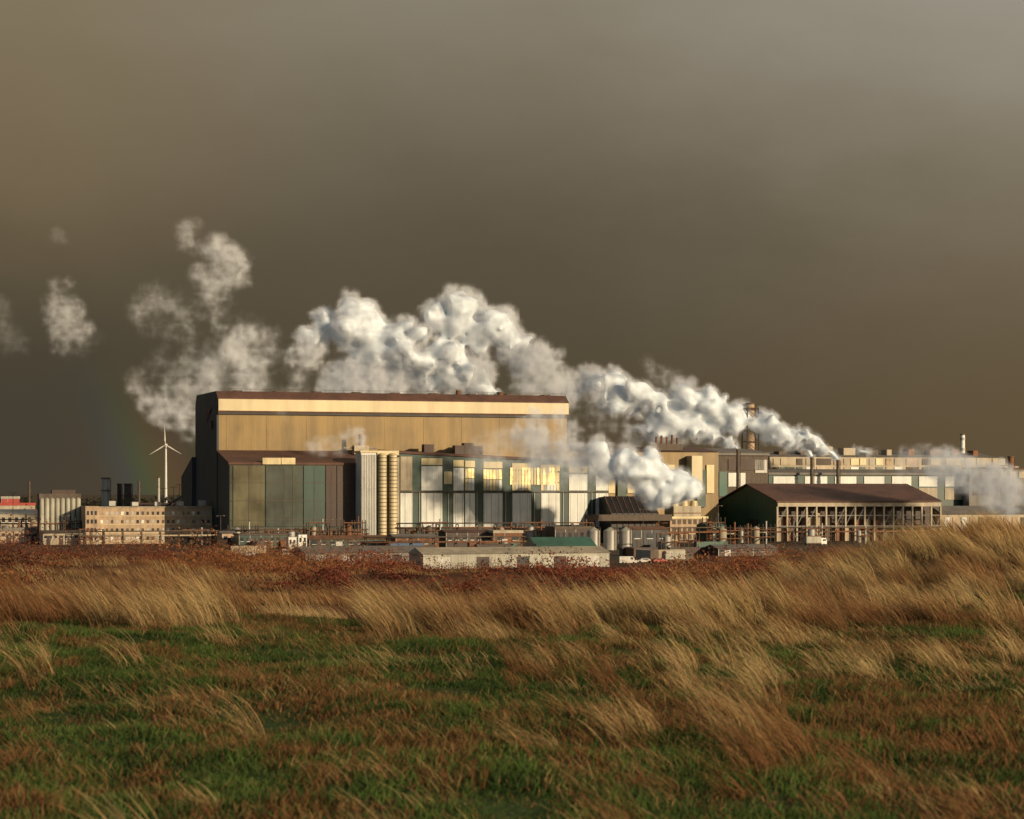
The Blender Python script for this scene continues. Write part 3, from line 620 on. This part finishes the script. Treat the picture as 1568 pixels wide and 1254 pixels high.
def steam(name,Y,hd,px0,px1,py0,py1,vox,lines,m=SM,thr=.56,blur=9):
    k=Y/F; X0=(px0-CX)*k; X1=(px1-CX)*k; Z0=CAMZ+(HY-py1)*k; Z1=CAMZ+(HY-py0)*k
    mn=np.array([X0,Y-hd,Z0]); mx=np.array([X1,Y+hd,Z1]); n=np.maximum(((mx-mn)/vox).astype(int)+1,4); nx,ny,nz=[int(a) for a in n]
    sh=(nz,ny,nx)
    w=(1-np.abs(2*n3(sh,12/vox)-1))*.4+(1-np.abs(2*n3(sh,5.5/vox)-1))*.33+(1-np.abs(2*n3(sh,2.7/vox)-1))*.27
    w=(w-.55)*1.5; wl=(n3(sh,22/vox)-.5)
    D=np.zeros(sh,np.float32)
    S=[]
    for ln in lines:
        for (a,b) in zip(ln[:-1],ln[1:]) if len(ln)>1 else [(ln[0],ln[0])]:
            L_=math.hypot(a[0]-b[0],a[1]-b[1]); st=max(1,int(L_/(.5*(a[2]+b[2])/2)))
            for i in range(st):
                f=i/st; p=[a[j]*(1-f)+b[j]*f for j in range(4)]; r=p[2]*k*rng.uniform(.8,1.2)
                c0=np.array([(p[0]-CX)*k,Y,CAMZ+(HY-p[1])*k])+rng.normal(0,.22,3)*r*np.array([1,1.2,1]); S.append((c0,r,p[3]))
                for _ in range(6):
                    d=rng.normal(0,1,3); d/=np.linalg.norm(d); r2=r*rng.uniform(.35,.65); c1=c0+d*r*.8; S.append((c1,r2,p[3]*rng.uniform(.6,1)))
                    for _ in range(2):
                        d=rng.normal(0,1,3); d/=np.linalg.norm(d); S.append((c1+d*r2*.9,r2*rng.uniform(.4,.65),p[3]*rng.uniform(.3,1)))
    sp=(mx-mn)/(n-1)
    for c,r,st in S:
        R=r*1.45; i0=np.maximum(np.floor((c-R-mn)/sp).astype(int),0); i1=np.minimum(np.ceil((c+R-mn)/sp).astype(int)+1,n)
        if np.any(i1<=i0): continue
        gx=(mn[0]+np.arange(i0[0],i1[0])*sp[0]-c[0])[None,None,:]; gy=(mn[1]+np.arange(i0[1],i1[1])*sp[1]-c[1])[None,:,None]; gz=(mn[2]+np.arange(i0[2],i1[2])*sp[2]-c[2])[:,None,None]
        sl=(slice(i0[2],i1[2]),slice(i0[1],i1[1]),slice(i0[0],i1[0]))
        q2=np.sqrt(gx*gx+gy*gy+gz*gz)/r
        wk=.9 if st>.5 else (1.4 if st>.24 else 1.9)
        f=1-q2+w[sl]*wk+wl[sl]*(.3 if st>.5 else 1.5)-(0 if st>.24 else .18)
        f=f*np.clip((1.42-q2)*3,0,1)
        d=np.clip(f*(1.9 if st>.5 else (1.4 if st>.24 else .9)),0,1); d=d*d*st*(1 if st>.24 else .8); D[sl]=np.maximum(D[sl],d)
    for ax in range(3):
        nn=sh[ax]; e=np.minimum(np.arange(nn),np.arange(nn)[::-1])/3.0; s3=[1,1,1]; s3[ax]=nn; D*=np.clip(e,0,1).reshape(s3)
    me=bpy.data.meshes.new(name+'_data'); me.vertices.add(nx*ny*nz); at=me.attributes.new('d','FLOAT','POINT'); at.data.foreach_set('value',D.astype(np.float32).ravel()); me.materials.append(m)
    ob=bpy.data.objects.new(name,me); scene.collection.objects.link(ob); ctr=(mn+mx)/2; ob.location=ctr
    h=(mx-mn)/2
    ng=bpy.data.node_groups.new(name,'GeometryNodeTree'); ng.interface.new_socket('Geometry',in_out='INPUT',socket_type='NodeSocketGeometry'); ng.interface.new_socket('Geometry',in_out='OUTPUT',socket_type='NodeSocketGeometry')
    N=ng.nodes.new; L=ng.links.new
    gi=N('NodeGroupInput'); go=N('NodeGroupOutput'); na=N('GeometryNodeInputNamedAttribute'); na.data_type='FLOAT'; na.inputs['Name'].default_value='d'
    si=N('GeometryNodeSampleIndex'); si.data_type='FLOAT'; si.domain='POINT'; si.clamp=True
    en=lambda nd,nm,out=False:[q for q in (nd.outputs if out else nd.inputs) if q.name==nm and q.enabled][0]
    L(gi.outputs[0],en(si,'Geometry')); L(en(na,'Attribute',True),en(si,'Value'))
    po=N('GeometryNodeInputPosition'); a=N('ShaderNodeVectorMath'); a.operation='ADD'; a.inputs[1].default_value=h; L(po.outputs[0],a.inputs[0])
    mu=N('ShaderNodeVectorMath'); mu.operation='MULTIPLY'; mu.inputs[1].default_value=(n-1)/(mx-mn); L(a.outputs[0],mu.inputs[0])
    ad=N('ShaderNodeVectorMath'); ad.operation='ADD'; ad.inputs[1].default_value=(.5,.5,.5); L(mu.outputs[0],ad.inputs[0])
    fl=N('ShaderNodeVectorMath'); fl.operation='FLOOR'; L(ad.outputs[0],fl.inputs[0])
    dt=N('ShaderNodeVectorMath'); dt.operation='DOT_PRODUCT'; dt.inputs[1].default_value=(1,nx,nx*ny); L(fl.outputs[0],dt.inputs[0])
    L(en(dt,'Value',True),en(si,'Index'))
    vc=N('GeometryNodeVolumeCube'); L(en(si,'Value',True),vc.inputs['Density'])
    vc.inputs['Min'].default_value=-h; vc.inputs['Max'].default_value=h; vc.inputs['Resolution X'].default_value=nx; vc.inputs['Resolution Y'].default_value=ny; vc.inputs['Resolution Z'].default_value=nz
    sm=N('GeometryNodeSetMaterial'); sm.inputs['Material'].default_value=m; L(vc.outputs[0],sm.inputs['Geometry'])
    if thr and D.max()>thr:
        vm=N('GeometryNodeVolumeToMesh'); vm.inputs['Threshold'].default_value=thr; L(vc.outputs[0],vm.inputs[0])
        bl=N('GeometryNodeBlurAttribute'); bl.data_type='FLOAT_VECTOR'; bp_=N('GeometryNodeInputPosition'); L(bp_.outputs[0],en(bl,'Value')); bl.inputs['Iterations'].default_value=blur
        spn=N('GeometryNodeSetPosition'); L(vm.outputs[0],spn.inputs['Geometry']); L(en(bl,'Value',True),spn.inputs['Position'])
        s2=N('GeometryNodeSetMaterial'); s2.inputs['Material'].default_value=CM; sms=N('GeometryNodeSetShadeSmooth'); L(spn.outputs[0],sms.inputs['Geometry']); L(sms.outputs[0],s2.inputs['Geometry'])
        jn=N('GeometryNodeJoinGeometry'); L(sm.outputs[0],jn.inputs[0]); L(s2.outputs[0],jn.inputs[0]); L(jn.outputs[0],go.inputs[0]); me.materials.append(CM)
    else: L(sm.outputs[0],go.inputs[0])
    md=ob.modifiers.new('vol','NODES'); md.node_group=ng
    print(name,nx,ny,nz,'spheres',len(S),'mean',D.mean(),D.max()); return ob
A=[[(1284,702,5,1),(1262,684,10,1),(1225,668,15,1),(1185,655,18,1),(1140,645,21,1),(1100,628,23,1),(1055,610,24,.85),(1025,588,20,.22),(985,552,14,.12)],
   [(1245,698,5,1),(1215,675,12,1)],
   [(1332,692,4,.8),(1308,688,7,.7)],
   [(1131,688,6,1),(1110,672,14,1),(1075,655,22,1),(1030,645,27,1),(985,625,33,1),(945,598,33,.95),(910,580,28,.7),(880,590,28,.4),(870,630,26,.24)],
   [(1050,665,17,.4),(960,660,22,.25),(900,640,24,.2)]]
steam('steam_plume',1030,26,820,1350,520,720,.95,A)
Bp=[[(766,602,6,1),(742,590,13,1),(712,574,20,1),(688,548,26,1),(640,538,32,1),(590,522,33,1),(545,506,31,1),(508,502,31,.9),(478,525,32,.55),(445,555,32,.24),(430,590,30,.2)],
    [(800,590,24,.24),(835,575,28,.3),(800,545,28,.4),(765,508,29,.7),(725,508,29,.65),(690,490,32,.85),(655,500,24,.4)],
    [(720,570,26,.4),(690,580,28,.45),(640,580,30,.55),(590,585,30,.55),(540,580,30,.45),(490,590,26,.3)],
    [(295,370,20,.14),(330,385,22,.2),(365,408,20,.22),(345,440,24,.18),(300,425,22,.10)],
    [(345,440,26,.17),(345,490,32,.17),(370,530,36,.18),(395,575,36,.20),(350,590,34,.16)],
    [(320,470,30,.11),(290,500,32,.09),(235,480,34,.08),(205,470,26,.05)],[(300,550,36,.07),(250,560,32,.06),(330,600,34,.17)],
    [(205,585,18,.10),(235,605,20,.2),(265,635,22,.23),(290,660,24,.23)],
    [(85,440,22,.10),(98,475,24,.14),(105,510,26,.13),(145,535,20,.07)],[(86,365,14,.04)],[(5,470,18,.02),(30,540,20,.02)]]
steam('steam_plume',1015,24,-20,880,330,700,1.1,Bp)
Ep=[[(1060,755,14,1),(1038,745,22,1),(1000,735,26,1),(965,716,25,.95),(930,706,24,.62),(890,698,27,.5),(850,690,30,.42),(810,672,30,.38),(780,665,26,.22)],
    [(900,735,20,.24),(860,725,24,.18),(820,715,24,.12),(760,690,32,.12),(720,700,28,.07)],[(870,640,22,.26),(835,645,22,.3),(800,650,20,.24)]]
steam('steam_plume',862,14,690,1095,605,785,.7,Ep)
Fp=[[(1600,775,20,.5),(1560,755,22,.5),(1520,742,24,.42),(1480,728,26,.3),(1440,712,26,.26),(1400,702,24,.22),(1415,686,18,.2)],[(1500,760,18,.26),(1540,765,16,.35)],[(1380,715,22,.14),(1340,712,20,.08)]]
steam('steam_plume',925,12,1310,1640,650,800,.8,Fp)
Gp=[[(556,672,9,.3),(535,668,13,.26),(510,678,15,.2),(480,685,13,.14)],[(430,632,10,.14),(440,640,9,.12)]]
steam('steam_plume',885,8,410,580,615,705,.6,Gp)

# ================================================================ CAMERA, SUN, SKY
cam=bpy.data.cameras.new('camera'); co=bpy.data.objects.new('camera',cam); scene.collection.objects.link(co); scene.camera=co
co.location=(0,0,CAMZ); co.rotation_euler=(math.radians(90),0,0); cam.sensor_width=36; cam.lens=80; cam.shift_y=(HY-627)/1568; cam.clip_end=60000; cam.clip_start=.5
cam.dof.use_dof=True; cam.dof.focus_distance=130; cam.dof.aperture_fstop=4.5
az=math.radians(48.8); el=math.radians(13)
S=Vector((math.sin(az)*math.cos(el),-math.cos(az)*math.cos(el),math.sin(el)))
sl=bpy.data.lights.new('sun','SUN'); sl.energy=5; sl.angle=math.radians(.5); sl.color=(1,.80,.54); so=bpy.data.objects.new('sun',sl); scene.collection.objects.link(so); so.rotation_euler=S.to_track_quat('Z','Y').to_euler(); so.location=(100,-100,200)
w=bpy.data.worlds.new('World'); scene.world=w; w.use_nodes=True; nt=w.node_tree; nt.nodes.clear(); N=nt.nodes.new; L=nt.links.new
out=N('ShaderNodeOutputWorld'); sky=N('ShaderNodeTexSky'); sky.sky_type='NISHITA'; sky.sun_disc=False; sky.sun_elevation=el; sky.sun_rotation=math.pi-az
b1=N('ShaderNodeBackground'); b1.inputs[1].default_value=.08; L(sky.outputs[0],b1.inputs[0])
tc=N('ShaderNodeTexCoord'); sp=N('ShaderNodeSeparateXYZ'); L(tc.outputs['Generated'],sp.inputs[0])
mp=N('ShaderNodeMapping'); mp.inputs['Scale'].default_value=(1,1,2.2); L(tc.outputs['Generated'],mp.inputs[0])
nz=N('ShaderNodeTexNoise'); nz.inputs['Scale'].default_value=5; nz.inputs['Detail'].default_value=7; nz.inputs['Roughness'].default_value=.6; L(mp.outputs[0],nz.inputs['Vector'])
def math_(op,a,b):
    q=N('ShaderNodeMath'); q.operation=op
    for i,v in enumerate((a,b)):
        if isinstance(v,(int,float)): q.inputs[i].default_value=v
        else: L(v,q.inputs[i])
    return q.outputs[0]
zz=math_('ADD',sp.outputs['Z'],math_('MULTIPLY',math_('SUBTRACT',nz.outputs[0],.5),.06))
zs=math_('MULTIPLY',zz,2.0)
def rampc(st):
    r=N('ShaderNodeValToRGB'); L(zs,r.inputs[0]); r.color_ramp.interpolation='B_SPLINE'; e=r.color_ramp.elements
    while len(e)<len(st): e.new(.5)
    for q,(p,c) in zip(e,st): q.position=p*2; q.color=srgb(*c)
    return r.outputs[0]
lf=rampc([(0,(68,61,48)),(.05,(70,64,52)),(.095,(90,80,62)),(.14,(117,101,76)),(.21,(130,118,94)),(.4,(140,130,110))])
ce=rampc([(0,(84,70,49)),(.05,(83,73,55)),(.10,(88,79,64)),(.15,(107,97,80)),(.21,(136,127,109)),(.4,(150,145,130))])
rt=rampc([(0,(96,80,56)),(.05,(97,83,61)),(.10,(110,98,78)),(.15,(132,123,105)),(.21,(154,147,133)),(.4,(165,160,150))])
def mixc(f,a,b):
    q=N('ShaderNodeMix'); q.data_type='RGBA'; L(f,q.inputs[0]); L(a,q.inputs[6]); L(b,q.inputs[7]); return q.outputs[2]
def mrr(i,a,b):
    q=N('ShaderNodeMapRange'); q.interpolation_type='SMOOTHSTEP'; L(i,q.inputs[0]); q.inputs[1].default_value=a; q.inputs[2].default_value=b; return q.outputs[0]
xx=math_('ADD',sp.outputs['X'],math_('MULTIPLY',math_('SUBTRACT',nz.outputs[0],.5),.10))
cc=mixc(mrr(xx,.0,.24),mixc(mrr(xx,-.22,-.04),lf,ce),rt)
# faint rainbow: 40.5-42.5 degrees round the antisolar point, in the rain low on the horizon
dp=N('ShaderNodeVectorMath'); dp.operation='DOT_PRODUCT'; dp.inputs[1].default_value=tuple(-S); L(tc.outputs['Generated'],dp.inputs[0])
rb=N('ShaderNodeValToRGB'); e=rb.color_ramp.elements
q=N('ShaderNodeMapRange'); L(dp.outputs['Value'],q.inputs[0]); q.inputs[1].default_value=math.cos(math.radians(42.8)); q.inputs[2].default_value=math.cos(math.radians(40.4)); L(q.outputs[0],rb.inputs[0])
stops=[(0,(0,0,0)),(.2,(.03,.006,0)),(.38,(.025,.018,0)),(.55,(.004,.024,.006)),(.72,(.0,.010,.018)),(1,(.003,.002,.002))]
while len(e)<len(stops): e.new(.5)
for ee,(p_,c3) in zip(e,stops): ee.position=p_; ee.color=(*c3,1)
msk=N('ShaderNodeMapRange'); msk.interpolation_type='SMOOTHSTEP'; L(sp.outputs['Z'],msk.inputs[0]); msk.inputs[1].default_value=.07; msk.inputs[2].default_value=.0; msk.inputs[3].default_value=0; msk.inputs[4].default_value=1.0
sc=N('ShaderNodeVectorMath'); sc.operation='SCALE'; L(rb.outputs[0],sc.inputs[0]); L(msk.outputs[0],sc.inputs['Scale'])
ad=N('ShaderNodeVectorMath'); ad.operation='ADD'; L(cc,ad.inputs[0]); L(sc.outputs[0],ad.inputs[1])
b2=N('ShaderNodeBackground'); b2.inputs[1].default_value=1.0; L(ad.outputs[0],b2.inputs[0])
mxs=N('ShaderNodeMixShader'); L(mrr(sp.outputs['Y'],-.1,.5),mxs.inputs[0]); L(b1.outputs[0],mxs.inputs[1]); L(b2.outputs[0],mxs.inputs[2]); L(mxs.outputs[0],out.inputs[0])
scene.view_settings.view_transform='Standard'; scene.view_settings.look='None'; scene.view_settings.exposure=0
